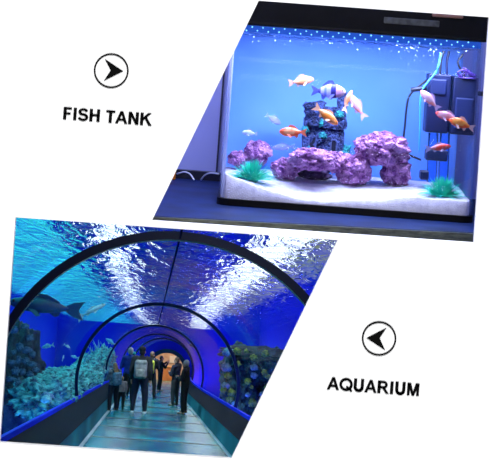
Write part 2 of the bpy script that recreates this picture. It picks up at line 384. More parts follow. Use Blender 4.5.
for x, z, ww, hh, y in ((9,12,4,12,-13.5),(-12,14,5,12,-2.6),(-1,38,3,7,-1.2)):
    bm = NB(); prism(bm, [(a_*kc,b_*kc) for a_, b_ in [(x-ww/2,z-hh/2),(x+ww/2,z-hh/2)]+arc(x,z+hh/2-ww/2,ww/2,ww/2,0,180,8)], lambda a_,b_,d: Vector((a_,d,b_)), y*kc, (y+5)*kc); wn_ = obj('window', bm, DARK, castle)
    bm = NB(); tube(bm, [(a_*kc, y*kc, b_*kc) for a_, b_ in [(x-ww/2-1,z-hh/2)]+arc(x,z+hh/2-ww/2,ww/2+1,ww/2+1,180,0,8)+[(x+ww/2+1,z-hh/2)]], .9*kc, 6); obj('window_arch', bm, mat('castle_pale', (.10,.14,.38), .8, var=.5, scale=90), wn_)
for i, (x, y, z, r) in enumerate([(1,-10,3,6),(-4,-4,34,5),(13,-5,44,4),(22,-3,10,5),(-20,-3,26,4),(-2,-9,22,4),(20,-9,2,7),(-16,-5,4,6)]):
    o = obj('moss', rock_bm((r*kc*.9,r*kc*.5,r*kc*.75), 40+i, 4, .75, 2.2, .3), MOSS, castle, True); o.location = (x*kc, y*kc, z*kc)
# plants
def plant(px, py, D, R, label, seed):
    random.seed(seed); k = D/F; p = P(px, py, D); p.z = sandtop(p.x, p.y)-.002
    t = thing('aquarium_plant', label, 'plant', p, 'plastic grass tufts in the fish tank'); bm = NB()
    for i in range(340):
        a = random.uniform(0,2*PI); el = math.radians(random.uniform(12,88)); L = R*k*random.uniform(.7,1.0)*(1-.30*math.sin(el))
        d = Vector((math.cos(a)*math.cos(el), math.sin(a)*math.cos(el)*.7, math.sin(el))); s = Vector((-math.sin(a), math.cos(a), 0))
        prev = None; w0 = .0024
        for q in range(5):
            f = q/4; c = Vector((math.cos(a)*.006,math.sin(a)*.006,0))+d*L*f+Vector((0,0,-.25*L*f*f*math.cos(el)+.004)); ww = w0*(1-f*.85)
            n = s.cross(d)*ww*.4
            cur = [bm.verts.new(c-s*ww), bm.verts.new(c-n), bm.verts.new(c+s*ww), bm.verts.new(c+n)]
            if prev:
                for e in range(4): bm.faces.new((prev[e],prev[(e+1)%4],cur[(e+1)%4],cur[e]))
            else: bm.faces.new(cur)
            prev = cur
        bm.faces.new(prev)
    obj('blades', bm, mat('plant_green', (.04,.85,.50), .5, col2=(.01,.55,.48), scale=50), t)
    bm = NB(); ell(bm, (0,0,.004), (.016,.014,.007), 2); obj('foot', bm, mat('plant_foot', (.02,.25,.2), .7), t)
plant(252,181,3.475,33,'teal green grass tuft plant in front of the left rocks',3)
plant(442,198,3.47,32,'green grass tuft plant below the filter at the right',5)
# filter, pump and hoses
FB = mat('filter_navy', (.003,.009,.065), .45, var=.4, scale=20)
def pbox(x0, y0, x1, y1, D, dep, r=.004):
    a = P((x0+x1)/2, (y0+y1)/2, D); k = D/F; return rbox((a.x, D+dep/2, a.z), (abs(x1-x0)*k, dep, abs(y1-y0)*k), r)
flt = thing('filter_box', 'large dark navy filter box hanging at the back right of the tank', 'filter', P(452,133,3.565))
fa_ = child(obj('body', pbox(427,74,450,133,3.545,.06), FB), flt); fb_ = child(obj('body', pbox(452,77,477,135,3.545,.06), FB), flt)
child(obj('panel', pbox(430,79,447,95,3.540,.01), mat('filter_lighter', (.004,.012,.08), .5), fa_), None)
child(obj('panel', pbox(455,98,473,130,3.540,.01), MATS['filter_lighter'], fb_), None)
bm = NB(); tube(bm, [P(411,90,3.545), P(427,88,3.545)], .006); child(obj('nozzle', bm, mat('hose_black', (.01,.012,.03), .4), smooth=True), flt)
bm = NB(); tube(bm, [P(474,93,3.555), P(484,94,3.555)], .006); child(obj('outlet', bm, MATS['hose_black'], smooth=True), flt)
pm = thing('pump', 'small dark pump with pale tubes standing on the sand below the filter', 'pump', P(436,180,3.555))
PT = glass_mat('pump_tube', (.55,.75,1), .9)
for x in (431.5,443):
    bm = NB(); tube(bm, [P(x+2,133,3.570), P(x,182,3.570)], 5*3.570/F, 14); child(obj('tube', bm, PT, smooth=True), pm)
child(obj('body', pbox(426,150,448,161,3.550,.035), FB), pm); child(obj('foot', pbox(420.5,171,429,180,3.545,.035), FB), pm)
HB = MATS['hose_black']; HC = mat('hose_cyan', (.05,.35,.75), .3)
def hose(pts, r, m, label, D=3.555, name='hose'):
    bm = NB(); tube(bm, spline([P(x, y, D) for x, y in pts]), r); tag(obj(name, bm, m, smooth=True), label, 'hose')
hose([(428,79),(418,87),(410,95),(407,105),(405,125),(403,147),(408,154),(421,160)], .0028, HB, 'thin black hose hanging left of the filter down to the pump', 3.600)
hose([(441,53),(437,70),(428,82),(421,95),(420,130),(419,152)], .0026, HC, 'pale cyan air hose hanging beside the filter', 3.525)
hose([(444,51),(441,60),(440,74)], .0032, HB, 'black hose going up from the left half of the filter')
hose([(449,51),(447,62),(447,76)], .0032, FB, 'navy hose going up from the middle of the filter', 3.565)
hose([(463,54),(458,62),(461,70),(466,76)], .0026, HB, 'black cable looping above the right half of the filter')
bm = NB(); random.seed(2)
tube(bm, spline([P(466+random.uniform(-9,9)+i*.0, 73+random.uniform(-6,6), 3.530+random.uniform(0,.02)) for i in range(16)], 5), .0022, 6)
tag(obj('cable_coil', bm, mat('coil_purple', (.07,.03,.26), .4), smooth=True), 'tangled purple cable coil on the top right of the filter', 'cable')

# ------------------------------------------------------------------ fish
def fish_mat(name, ca, cb, scale=3, lo=.42, hi=.58, bands=None, alpha=1):
    m = mat(name, ca, .4, col2=cb, scale=scale, lo=lo, hi=hi, alpha=alpha)
    if bands:
        nt = m.node_tree; b = nt.nodes['Principled BSDF']; tc = nt.nodes.new('ShaderNodeTexCoord'); sp = nt.nodes.new('ShaderNodeSeparateXYZ')
        nt.links.new(tc.outputs['Object'], sp.inputs[0]); ad = nt.nodes.new('ShaderNodeMath'); ad.operation = 'ADD'; ad.inputs[1].default_value = .5
        nt.links.new(sp.outputs[0], ad.inputs[0]); r = nt.nodes.new('ShaderNodeValToRGB'); r.color_ramp.interpolation = 'CONSTANT'
        el = r.color_ramp.elements; el[0].position = 0; el[0].color = (*bands[0][1],1); el[1].position = bands[1][0]; el[1].color = (*bands[1][1],1)
        for p_, c_ in bands[2:]: e = el.new(p_); e.color = (*c_,1)
        nt.links.new(ad.outputs[0], r.inputs[0]); nt.links.new(r.outputs[0], b.inputs['Base Color'])
    return m
EYE = mat('fish_eye', (.005,.005,.01), .1); EYEW = mat('fish_eye_ring', (.7,.65,.6), .2)
def fish(name, label, cat, p, L, yaw, pitch, mb, mf, deep=1.0, group=None, fork=1.0, slim=None, bend=0):
    """head along +x; yaw 0 = to the right in the picture, 180 = to the left"""
    M = Matrix.Translation(p) @ Matrix.Rotation(math.radians(yaw),4,'Z') @ Matrix.Rotation(math.radians(-pitch),4,'Y') @ Matrix.Scale(L,4)
    t = thing(name, label, cat, group=group, M=M)
    prof = [(.5,.012),(.475,.05),(.42,.088),(.34,.125),(.22,.158),(.08,.165),(-.06,.135),(-.18,.085),(-.26,.05),(-.3,.042)]
    bm = NB(); rings = []; n = 16
    by = lambda x: bend*(x-.1)**2 if x < .1 else 0
    for x, h in prof:
        wd = h*(.62 if x > 0 else .5); z0 = -.01 if x > .3 else 0
        rings.append([bm.verts.new((x, by(x)+wd*math.cos(2*PI*k/n), z0+h*deep*math.sin(2*PI*k/n))) for k in range(n)])
    for A, B in zip(rings, rings[1:]):
        for k in range(n): bm.faces.new((A[k],A[(k+1)%n],B[(k+1)%n],B[k]))
    bm.faces.new(rings[0]); bm.faces.new(rings[-1]); obj('body', bm, mb, t, True)
    def fin(nm, pts, th=.008, y=0):
        bm = NB(); prism(bm, pts, lambda a_,b_,d: Vector((a_, d+y+by(a_), b_*deep if nm != 'tail_fin' else b_)), -th, th); return obj(nm, bm, mf, t)
    f = .15*fork
    fin('tail_fin', [(-.27,.04),(-.36,.09),(-.5,f),(-.46,.06),(-.43,0),(-.46,-.06),(-.5,-f),(-.36,-.09),(-.27,-.04)])
    fin('dorsal_fin', [(.2,.14),(.13,.24),(.0,.235),(-.1,.17),(-.17,.12),(-.17,.07),(.0,.12)])
    fin('anal_fin', [(-.03,-.11),(-.13,-.2),(-.18,-.17),(-.2,-.06)])
    for s in (-1, 1):
        bm = NB(); prism(bm, [(.22,-.06),(.08,-.19),(.03,-.16),(.13,-.05)], lambda a_,b_,d: Vector((a_, s*(.075-(b_+.05)*.55)+d, b_*deep)), -.005, .005); obj('pectoral_fin', bm, mf, t)
        bm = NB(); ell(bm, (.415, s*.05, .025), (.019,.012,.019), 2); obj('eye', bm, EYE, t)
    return t
Wh=(.5,.42,.55)
fm = {
 'peach': (fish_mat('fish_peach', (.74,.27,.11), (.70,.36,.24)), mat('fin_peach', (.62,.33,.24), .4, alpha=.75)),
 'orange': (fish_mat('fish_orange', (.88,.24,.03), (.88,.42,.20)), mat('fin_orange', (.95,.5,.3), .4, alpha=.8)),
 'red': (fish_mat('fish_red', (.95,.11,.03), (.95,.42,.20), 4), mat('fin_red', (.95,.2,.1), .4, alpha=.85)),
 'redwhite': (fish_mat('fish_red_white', (.92,.07,.04), (.62,.33,.42), 3), mat('fin_white', (.62,.5,.75), .4, alpha=.6)),
 'orangered': (fish_mat('fish_orange_red', (.95,.10,.015), (.95,.36,.06), 3.5), mat('fin_pale_orange', (.95,.6,.55), .4, alpha=.7)),
 'pinkwhite': (fish_mat('fish_pink_white', (.70,.20,.18), (.55,.34,.46), 3), mat('fin_pink', (.45,.3,.52), .4, alpha=.65)),
 'ghost': (fish_mat('fish_ghost', (.55,.50,.85), (.35,.40,.85), 3, alpha=.55), mat('fin_ghost', (.4,.45,.9), .4, alpha=.3)),
 'pale': (fish_mat('fish_pale', (.72,.72,.95), (.5,.58,.95), 2, alpha=.8), mat('fin_pale', (.5,.55,.95), .4, alpha=.4)),
}
NVY = (.02,.02,.20); LIL = (.28,.28,.72)
fm['band'] = (fish_mat('fish_banded', Wh, LIL, bands=[(0,(.1,.1,.5)),(.20,NVY),(.29,LIL),(.40,(.1,.14,.6)),(.47,LIL),(.60,NVY),(.74,(.52,.26,.52)),(.88,(.6,.38,.52))]), mat('fin_navy', (.05,.06,.4), .4, alpha=.85))
FG = 'ornamental fish in the tank'
def tf(label, c, L, D, yaw, pitch, key, **kw):
    fish('goldfish' if key not in ('band','ghost','pale') else 'aquarium_fish', label, 'fish', P(*c, D), L*D/F, yaw, pitch, *fm[key], group=FG, **kw)
tf('pale peach goldfish swimming highest of all, heading right', (301,81), 27, 3.52, 12, 13, 'peach')
tf('large lilac fish with dark navy bands above the castle', (328,91), 36, 3.50, -14, 3, 'band', deep=1.25, bend=.3)
tf('orange goldfish diving down to the right in front of the castle', (326,115), 31, 3.48, 12, -33, 'orange', deep=.9)
tf('bright red orange goldfish facing left, just left of the castle', (293,132), 28, 3.49, 172, -2, 'red', deep=1.05)
tf('slim peach goldfish curving downward right of the banded fish', (347,101), 24, 3.50, 22, 68, 'peach', deep=.65, bend=-.6)
tf('white and orange goldfish with a dark tail, nearest right of the castle', (357,106), 31, 3.55, 172, 52, 'pinkwhite', deep=.85, bend=.4)
tf('small pale lilac fish facing left above the left rocks', (250,133), 16, 3.56, 186, 3, 'pale', deep=1.1)
tf('faint lilac fish in the back left water, diving right', (273,119), 19, 3.70, 18, -27, 'ghost', deep=1.1)
tf('faint pink fish low behind the red goldfish', (284,147), 24, 3.72, 180, -6, 'ghost', deep=.8)
tf('pink white goldfish rising leftward in front of the filter', (430,100), 27, 3.46, 160, 42, 'pinkwhite', deep=1.0)
tf('red and white goldfish facing left before the filter, partly covered', (449,117), 28, 3.45, 172, 15, 'redwhite', deep=.95)
tf('orange red goldfish facing left before the filter, foremost and lowest of three', (462,124), 27, 3.425, 168, 16, 'orangered', deep=1.1)
tf('orange and white goldfish facing right above the pump', (438,147.5), 27, 3.46, 10, 10, 'redwhite', deep=.8)

# ================================================================== THE AQUARIUM TUNNEL
CX, CZT, R = .2, .91, 1.74
D_A, D_E = 8.0, 90.0
def hexT(bm, x0, x1, z0, z1, d0, d1):
    sweepT(bm, [(x0,z0),(x1,z0),(x1,z1),(x0,z1)], d0, d1)
def cuts(d0, d1): return [d0]+[d for d in range(48, 100, 6) if d0+.5 < d < d1-.5]+[d1]
def sweepT(bm, poly, d0, d1):
    rings = [[bm.verts.new(T(a, b, d)) for a, b in poly] for d in cuts(d0, d1)]; n = len(poly)
    for A, B in zip(rings, rings[1:]):
        for k in range(n): bm.faces.new((A[k],A[(k+1)%n],B[(k+1)%n],B[k]))
    bm.faces.new(rings[0]); bm.faces.new(rings[-1])
FLR = mat('tunnel_floor_teal', (.012,.33,.35), .22, col2=(.005,.07,.11), scale=1.3, stretch=(2,.35,1), bump=.05, bscale=6, spec=.28)
bm = NB(); hexT(bm, CX-1.22, CX+1.22, -.08, 0, D_A, D_E+8); struct('floor', bm, FLR)
PAR = mat('parapet_teal', (.02,.20,.24), .6, var=.5, scale=1.2, stretch=(1,.3,1), spec=.15); NAV2 = mat('parapet_cap', (.003,.006,.016), .8, var=.4, scale=2, spec=.05)
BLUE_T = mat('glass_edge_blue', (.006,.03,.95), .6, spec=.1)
for sg, nm in ((-1,'wall_left_parapet'),(1,'wall_right_parapet')):
    bm = NB(); pl = [(CX+sg*1.22,-.05),(CX+sg*1.25,.34),(CX+sg*1.34,.34),(CX+sg*1.34,-.05)]
    sweepT(bm, pl, D_A, D_E); w_ = struct(nm, bm, PAR)
    bm = NB(); sweepT(bm, [(CX+sg*1.23,.34),(CX+sg*1.70,.50),(CX+sg*1.70,.40),(CX+sg*1.34,.30)], D_A, D_E); cp_ = obj('capping', bm, NAV2, w_)
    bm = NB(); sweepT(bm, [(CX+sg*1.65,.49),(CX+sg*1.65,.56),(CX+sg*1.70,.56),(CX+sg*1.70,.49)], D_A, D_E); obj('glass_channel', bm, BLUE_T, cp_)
n_tr = 2
for sg in (-1, 1):
    bm = NB(); hexT(bm, CX+sg*1.16, CX+sg*1.22, 0, .012, D_A, D_E); struct('trim_%d' % n_tr, bm, mat('floor_edge_pale', (.35,.55,.6), .3)); n_tr += 1
bm = NB()
for D in (21,25,29,33,37.5,42,48,54,61,69,78): hexT(bm, CX-1.16, CX+1.16, .0, .003, D, D+.35)
struct('trim_%d' % n_tr, bm, mat('floor_joint', (.004,.02,.03), .4)); n_tr += 1
HP = mat('hoop_steel', (.006,.016,.07), .35, metal=.3)
hoops = [13.2,30,50,67,80]
for D, wr in zip(hoops, (.041,.034,.036,.04,.045)):
    bm = NB(); A = []
    for k in range(65):
        a = math.radians(-14+208*k/64); c, s = math.cos(a), math.sin(a)
        A.append([bm.verts.new(T(CX+(R+dr)*c, CZT+(R+dr)*s, D+dd)) for dr, dd in ((-wr,0),(wr,0),(wr,.14),(-wr,.14))])
    for p, q in zip(A, A[1:]):
        for e in range(4): bm.faces.new((p[e],p[(e+1)%4],q[(e+1)%4],q[e]))
    bm.faces.new(A[0]); bm.faces.new(A[-1]); struct('trim_%d' % n_tr, bm, HP); n_tr += 1
ACR = glass_mat('acrylic', (.97,.98,1), .16, .08)
edges = [D_A]+hoops+[D_E]
for i, (d0, d1) in enumerate(zip(edges, edges[1:])):
    bm = NB(); rows = []
    for rr in (R-.02, R+.02):
        rows.append([[bm.verts.new(T(CX+rr*math.cos(math.radians(-14+208*k/72)), CZT+rr*math.sin(math.radians(-14+208*k/72)), d)) for k in range(73)] for d in cuts(d0+.02, d1-.02)])
    for g in rows:
        for ga, gb in zip(g, g[1:]):
            for k in range(72): bm.faces.new((ga[k],ga[k+1],gb[k+1],gb[k]))
    for q in (0,-1):
        for k in range(72): bm.faces.new((rows[0][q][k],rows[0][q][k+1],rows[1][q][k+1],rows[1][q][k]))
    for k in (0,72):
        for q in range(len(rows[0])-1): bm.faces.new((rows[0][q][k],rows[0][q+1][k],rows[1][q+1][k],rows[1][q][k]))
    struct('window_%d' % (i+1), bm, ACR, smooth=True)
bm = NB(); sweepT(bm, [(CX-.006,CZT+R-.03),(CX+.006,CZT+R-.03),(CX+.006,CZT+R+.03),(CX-.006,CZT+R+.03)], D_A, 50); struct('trim_%d' % n_tr, bm, mat('seam_dark', (.006,.01,.09), .9, spec=.02)); n_tr += 1
# big basin round the tunnel
BLW = mat('basin_blue', (.010,.030,.88), .8, col2=(.008,.02,.74), scale=.35, stretch=(1,.2,1))
XL, XR, ZS, ZF = -7.0, 6.0, 3.5, -1.3
bm = NB(); hexT(bm, XL-.1, XL, ZF, ZS+1.4, D_A, 96); struct('wall_left_basin', bm, BLW)
bm = NB(); hexT(bm, XR, XR+.1, ZF, ZS+1.4, D_A, 96); struct('wall_right_basin', bm, BLW)
bm = NB(); PX, PZ, PR = CX+.0, .80, 1.28; pl = [(XL,ZF),(PX-PR,ZF)]+[(PX+PR*math.cos(math.radians(a)), PZ+PR*math.sin(math.radians(a))) for a in range(200,-21,-10)]+[(PX+PR,ZF),(XR,ZF),(XR,ZS+1.4),(XL,ZS+1.4)]
sweepT(bm, pl, D_E, D_E+.2); struct('wall_end_basin', bm, BLW)
bm = NB(); hexT(bm, XL, XR, ZF-.1, ZF, D_A, 96); struct('floor_basin', bm, mat('basin_bed', (.03,.10,.22), .9, col2=(.01,.04,.14), scale=1))
bm = NB(); hexT(bm, XL, XR, ZS+1.4, ZS+1.5, D_A, 96); struct('ceiling_hall', bm, mat('hall_blue', (.02,.05,.85), .8))
# water surface over the tunnel: sees the added glow panels through ripples
m = bpy.data.materials.new('pool_surface'); m.use_nodes = True; nt = m.node_tree; nt.nodes.remove(nt.nodes['Principled BSDF'])
L = nt.links.new
tc = nt.nodes.new('ShaderNodeTexCoord'); mp = nt.nodes.new('ShaderNodeMapping'); mp.inputs['Scale'].default_value = (2.6,.55,1)
L(tc.outputs['Object'], mp.inputs[0]); nz = nt.nodes.new('ShaderNodeTexNoise'); nz.inputs['Scale'].default_value = 1.15; nz.inputs['Detail'].default_value = 3; nz.inputs['Distortion'].default_value = .8
L(mp.outputs[0], nz.inputs['Vector']); bp = nt.nodes.new('ShaderNodeBump'); bp.inputs['Strength'].default_value = 1; bp.inputs['Distance'].default_value = .185
L(nz.outputs['Fac'], bp.inputs['Height'])
gl = nt.nodes.new('ShaderNodeBsdfGlass'); gl.inputs['IOR'].default_value = 1.33; gl.inputs['Roughness'].default_value = 0; gl.inputs['Color'].default_value = (.9,1,1,1)
L(bp.outputs[0], gl.inputs['Normal'])
tr = nt.nodes.new('ShaderNodeBsdfTransparent'); lw = nt.nodes.new('ShaderNodeLayerWeight'); lw.inputs[0].default_value = .5
mr = nt.nodes.new('ShaderNodeMapRange'); mr.inputs[1].default_value = .55; mr.inputs[2].default_value = .75
L(lw.outputs['Facing'], mr.inputs[0]); mx = nt.nodes.new('ShaderNodeMixShader'); L(mr.outputs[0], mx.inputs[0]); L(tr.outputs[0], mx.inputs[1]); L(gl.outputs[0], mx.inputs[2])
L(mx.outputs[0], nt.nodes['Material Output'].inputs[0])
bm = NB(); rows = [[bm.verts.new(T(x, ZS, d)) for x in (XL+.06, XR-.06)] for d in cuts(12, D_E-.1)]
for a_, b_ in zip(rows, rows[1:]): bm.faces.new((a_[0],b_[0],b_[1],a_[1]))
bm.normal_update()
me = bpy.data.meshes.new('pool_water'); bm.to_mesh(me); bm.free(); me.materials.append(m)
o = bpy.data.objects.new('pool_water', me); C.objects.link(o); tag(o, 'rippling water surface seen from below above the tunnel', 'water', kind='stuff')
# glowing panels added above the water to make the bright bands in the ripples
def glow_panel(x0, x1, d0, d1, col, s, lab):
    t = thing('ripple_glow_panel', lab, 'glow_panel', T((x0+x1)/2, ZS+1.33, (d0+d1)/2)); bm = NB(); hexT(bm, x0, x1, ZS+1.30, ZS+1.34, d0, d1)
    child(obj('diffuser', bm, emit_mat('ripple_glow', col, s)), t)
    bm = NB()
    for xa in (x0-.06, x1): hexT(bm, xa, xa+.06, ZS+1.26, ZS+1.36, d0, d1)
    child(obj('frame', bm, mat('glow_panel_frame', (.2,.22,.25), .5)), t)
glow_panel(-1.05,-.65, 14, 88, (.85,.95,1), 4.5, 'narrow white glow strip added above the water, left of the crown')
glow_panel(1.7,2.6, 14, 88, (.95,.97,.85), 4.0, 'broad white glow strip added above the water, right of the crown')
glow_panel(2.75,3.5, 14, 60, (.62,.66,.42), .8, 'dim olive glow panel added above the water at far right')
glow_panel(-5.2,-1.7, 14, 88, (.03,.58,.68), 2.3, 'wide turquoise glow panel added above the water for the left reef reflection')

# reefs
TEAL = mat('reef_teal', (.12,.75,.72), .85, col2=(.004,.05,.10), scale=7, bump=.8, bscale=16)
DKR = mat('reef_dark', (.035,.07,.09), .9, col2=(.006,.012,.03), scale=5, bump=.8, bscale=14)
GRN = mat('coral_green', (.36,.56,.08), .8, col2=(.05,.16,.05), scale=9); LBL = mat('coral_blue', (.22,.45,.60), .8, col2=(.06,.18,.32), scale=9); PCY = mat('coral_cyan', (.35,.85,.85), .8, col2=(.08,.4,.5), scale=9)
def rockT(name, lab, cat, p, r, seed, m, group=None, sub=4, **kw):
    o = obj(name, rock_bm(r, seed, sub, **kw), m, smooth=True); o.location = p; return tag(o, lab, cat, group)
# left dark rock pillar and its corals
rockT('rock_pillar', 'tall dark rock pillar at the left edge of the tunnel view', 'rock', P(16,380,28)+Vector((0,0,0)), (.50,.9,1.15), 61, DKR, sub=5)
rockT('rock_pillar', 'dark rock base spreading under the left pillar', 'rock', P(19,412,27.5), (.55,.9,.75), 62, DKR, sub=5)
random.seed(11); spots = [(14,352),(20,347),(27,350),(33,354),(12,362),(19,360),(26,361),(32,364),(36,370),(16,371),(23,372),(30,374),(11,379),(18,382),(34,382),(26,386),(22,415),(14,330),(30,338),(25,326)]
for i, (x, y) in enumerate(spots):
    o = rockT('coral_clump', 'rounded blue grey coral clump on the dark rock pillar', 'coral', P(x, y, 26.75), (.045+.035*((i*7)%5)/4,.05,.035+.03*((i*3)%4)/3), 70+i, mat('coral_dusk', (.12,.26,.38), .85, col2=(.02,.06,.12), scale=14), 'corals on the left rock pillar', 4, amp=.85, fr=2.6, hole=.3)
# left teal reef along the tunnel
reef = [((54,396),27,(.55,1.2,.30)),((56,391),31,(.6,1.5,.32)),((68,388),34,(.5,1.5,.36)),((78,381),40,(.5,1.6,.38)),((87,374),44,(.45,1.6,.40)),((95,368),50,(.42,1.8,.45)),((102,364),57,(.4,2,.50)),((107,366),62,(.36,2,.5)),((56,408),28,(.5,1.2,.30)),((62,400),30,(.45,1.2,.30)),((90,386),43,(.5,1.5,.40))]
words = ['at the reef front beside the dark pillar','second from the dark pillar, broad and low','third from the pillar, under the small white fish','in the middle of the reef slope','right of the reef middle','right below the upright corals','near the second arch rib','farthest along by the visitors','on the lowest step by the pillar foot','lowest, just above the parapet','low behind the second arch rib']
for i, ((x, y), D, r) in enumerate(reef):
    p = P(x, y, D); lim = SLX*D+CX-R-.08-r[0]*.75; p.x = min(p.x, lim)
    rockT('reef_boulder', 'teal encrusted reef boulder '+words[i], 'rock', p, r, 100+i, TEAL, 'teal boulders of the left reef', 5, amp=.4, fr=2.6, hole=.2)
random.seed(17)
def branch_coral(p, h, lab, m, seed):
    random.seed(seed); bm = NB(); cap(bm, (0,0,-.1), .03, (0,0,h*.3), .03)
    for i in range(9):
        a = random.uniform(0,2*PI); e = random.uniform(.6,1.4); d = Vector((math.cos(a)*math.cos(e), math.sin(a)*math.cos(e), math.sin(e))); b = Vector((0,0,h*.2*random.random()))
        cap(bm, b, .018, b+d*h*random.uniform(.55,1), .006, 8)
    o = obj('branch_coral', bm, m, smooth=True); o.location = p; tag(o, lab, 'coral', 'branching corals on the left reef')
for i, (x, y, D, h) in enumerate([(64,377,33,.18),(76,371,37,.22),(85,362,43,.36),(93,357,50,.45),(98,353,54,.5),(104,354,60,.5),(53,383,30,.16)]):
    p = P(x, y, D); p.x = min(p.x, SLX*D+CX-R-.12); branch_coral(p, h, 'pale cyan branching coral growing on the left teal reef', PCY, 30+i)
for i in range(34):
    x = random.uniform(42,104); t = (x-42)/62; y = 392-36*t+random.uniform(0,24-10*t); D = 25+33*t; p = P(x, y, D-1.6); p.x = min(p.x, SLX*(D-1.6)+CX-R-.1)
    rockT('coral_clump', 'small pale turquoise coral lump scattered on the left teal reef', 'coral', p, (random.uniform(.06,.13),.12,random.uniform(.05,.12)), 130+i, random.choice([PCY,PCY,LBL,TEAL]), 'coral lumps on the left reef', 3, amp=.4)
# right reef wall
bm = NB(); px0 = P(236,362,40)
for i, ((x, y), D, r) in enumerate([((240,372),40,(.55,1.4,.75)),((262,374),41,(.65,1.4,.72)),((284,378),42,(.7,1.4,.75)),((240,400),39,(.55,1.4,.70)),((262,408),40,(.7,1.4,.70)),((284,408),41,(.7,1.4,.7))]):
    p = P(x, y, D); p.x = max(p.x, SLX*D+CX+R+.1+r[0]*.7)
    rockT('reef_wall_rock', 'dark coral covered rock of the right reef, '+['top left corner','top middle','top right','bottom left','bottom middle','bottom right'][i], 'rock', p, r, 170+i, mat('reef_right', (.06,.24,.30), .9, col2=(.008,.025,.06), scale=5, bump=.8, bscale=14), 'dark rocks of the right reef', 5, amp=.3)
bm = NB(); a = P(262,354,38.8); random.seed(23)
tag(obj('reef_ledge', rock_bm((1.15,.8,.07), 181, 5, amp=.5, fr=3), DKR, smooth=True), 'thin dark ledge along the top of the right reef', 'rock').location = a
for i in range(58):
    x = random.uniform(224,296); y = random.uniform(356,425) if i > 8 else random.uniform(349,355); D = 37.6
    if i % 7 == 0: x = random.uniform(223,232)
    p = P(x, y, D); m_ = random.choice([GRN,GRN,GRN,LBL,LBL,PCY if i % 3 else GRN])
    w_ = {'coral_green':'yellow green','coral_blue':'grey blue','coral_cyan':'pale cyan'}[m_.name]
    r = random.uniform(.05,.12); rockT('coral_clump', w_+' coral clump on the dark right reef', 'coral', p, (r,.12,r*.85), 190+i, m_, w_+' corals on the right reef', 3, amp=.6, fr=3)
# fish of the big basin
GRY = fish_mat('shark_grey', (.03,.07,.13), (.012,.035,.08), 2); GRYF = mat('shark_fin', (.02,.05,.10), .5)
CYF = fish_mat('fish_cyan', (.55,.9,.92), (.25,.65,.75), 3); CYFF = mat('fin_cyan', (.5,.85,.9), .4)
fish('shark', 'long dark grey shark behind the first arch rib at upper left', 'shark', P(46,306,27), 78*27/F, 176, 3, GRY, GRYF, deep=.62, fork=.8)
fish('long_fish', 'long pale turquoise fish rising to the right past the shark tail', 'fish', P(91,311,29), 32*29/F, 20, 28, CYF, CYFF, deep=.45)
for x, y, L_, yaw, pit, lab in ((48,346,14,165,-18,'small pale fish with spread fins near the dark rock pillar'),(67,346,8,20,-30,'tiny pale fish above the reef, upper of three'),(63,358,7,80,50,'tiny pale fish above the reef, lowest of three'),(75,357,9,170,10,'tiny pale fish above the reef, rightmost of three'),(111,342,14,150,20,'pale turquoise fish near the top of the second arch rib')):
    D = 33 if x < 100 else 58
    fish('reef_fish', lab, 'fish', P(x, y, D), L_*D/F, yaw, pit, CYF, CYFF, deep=.8, fork=1.4, group='small pale reef fish')
DKF = fish_mat('fish_dark', (.05,.05,.16), (.02,.02,.08), 2); 
fish('reef_fish', 'small dark fish right of the tunnel exit', 'fish', P(193,346,62), 9*62/F, 160, 20, DKF, DKF, group='small dark reef fish')
fish('reef_fish', 'small dark fish under the surface at far right', 'fish', P(300,262,32), 14*32/F, 170, 10, DKF, DKF, group='small dark reef fish')
fish('reef_fish', 'small dark fish at the crown of the far tunnel', 'fish', P(181,309,40), 9*40/F, 10, -5, DKF, DKF, group='small dark reef fish')

# exit portal and the lit room behind it
PORT = mat('portal_teal', (.012,.06,.09), .4)
bm = NB(); A = []
for k in range(49):
    a = math.radians(-20+220*k/48); A.append([bm.verts.new(T(PX+q*math.cos(a), PZ+q*math.sin(a), D_E+dd)) for q, dd in ((PR-.20,-.3),(PR+.06,-.3),(PR+.06,.1),(PR-.20,.1))])
for p, q in zip(A, A[1:]):
    for e in range(4): bm.faces.new((p[e],p[(e+1)%4],q[(e+1)%4],q[e]))
bm.faces.new(A[0]); bm.faces.new(A[-1]); struct('door_1', bm, PORT, label='dark teal arched exit frame')
CRM = mat('room_cream', (.75,.58,.45), .8, col2=(.5,.36,.28), scale=2)
bm = NB(); hexT(bm, CX-3, CX+3, -.3, 3, 97.5, 97.8); struct('wall_exit_back', bm, CRM)
bm = NB(); hexT(bm, CX-3.1, CX-3, -.3, 3, 90.5, 97.8); hexT(bm, CX+3, CX+3.1, -.3, 3, 90.5, 97.8); struct('wall_exit_side', bm, CRM)
bm = NB(); hexT(bm, CX-3.1, CX+3.1, 3, 3.1, 90.5, 97.8); struct('ceiling_exit', bm, CRM)
ck = thing('wooden_desk', 'orange brown wooden desk in the warm room at the tunnel exit', 'desk', T(.1,0,95))
WD = mat('desk_wood', (.5,.17,.05), .5, var=.4, scale=3)
bm = NB(); hexT(bm, -.5,.6,0,.95,95,95.6); child(obj('body', bm, WD), ck)
bm = NB(); hexT(bm, -.58,.68,.95,1.02,94.9,95.7); child(obj('top', bm, mat('desk_top', (.65,.3,.12), .4)), ck)
bm = NB(); hexT(bm, .1,.75,1.25,1.75,97.35,97.48); tag(obj('wall_sign', bm, mat('sign_pale', (.75,.75,.72), .6)), 'pale panel on the wall of the exit room above the desk', 'sign')

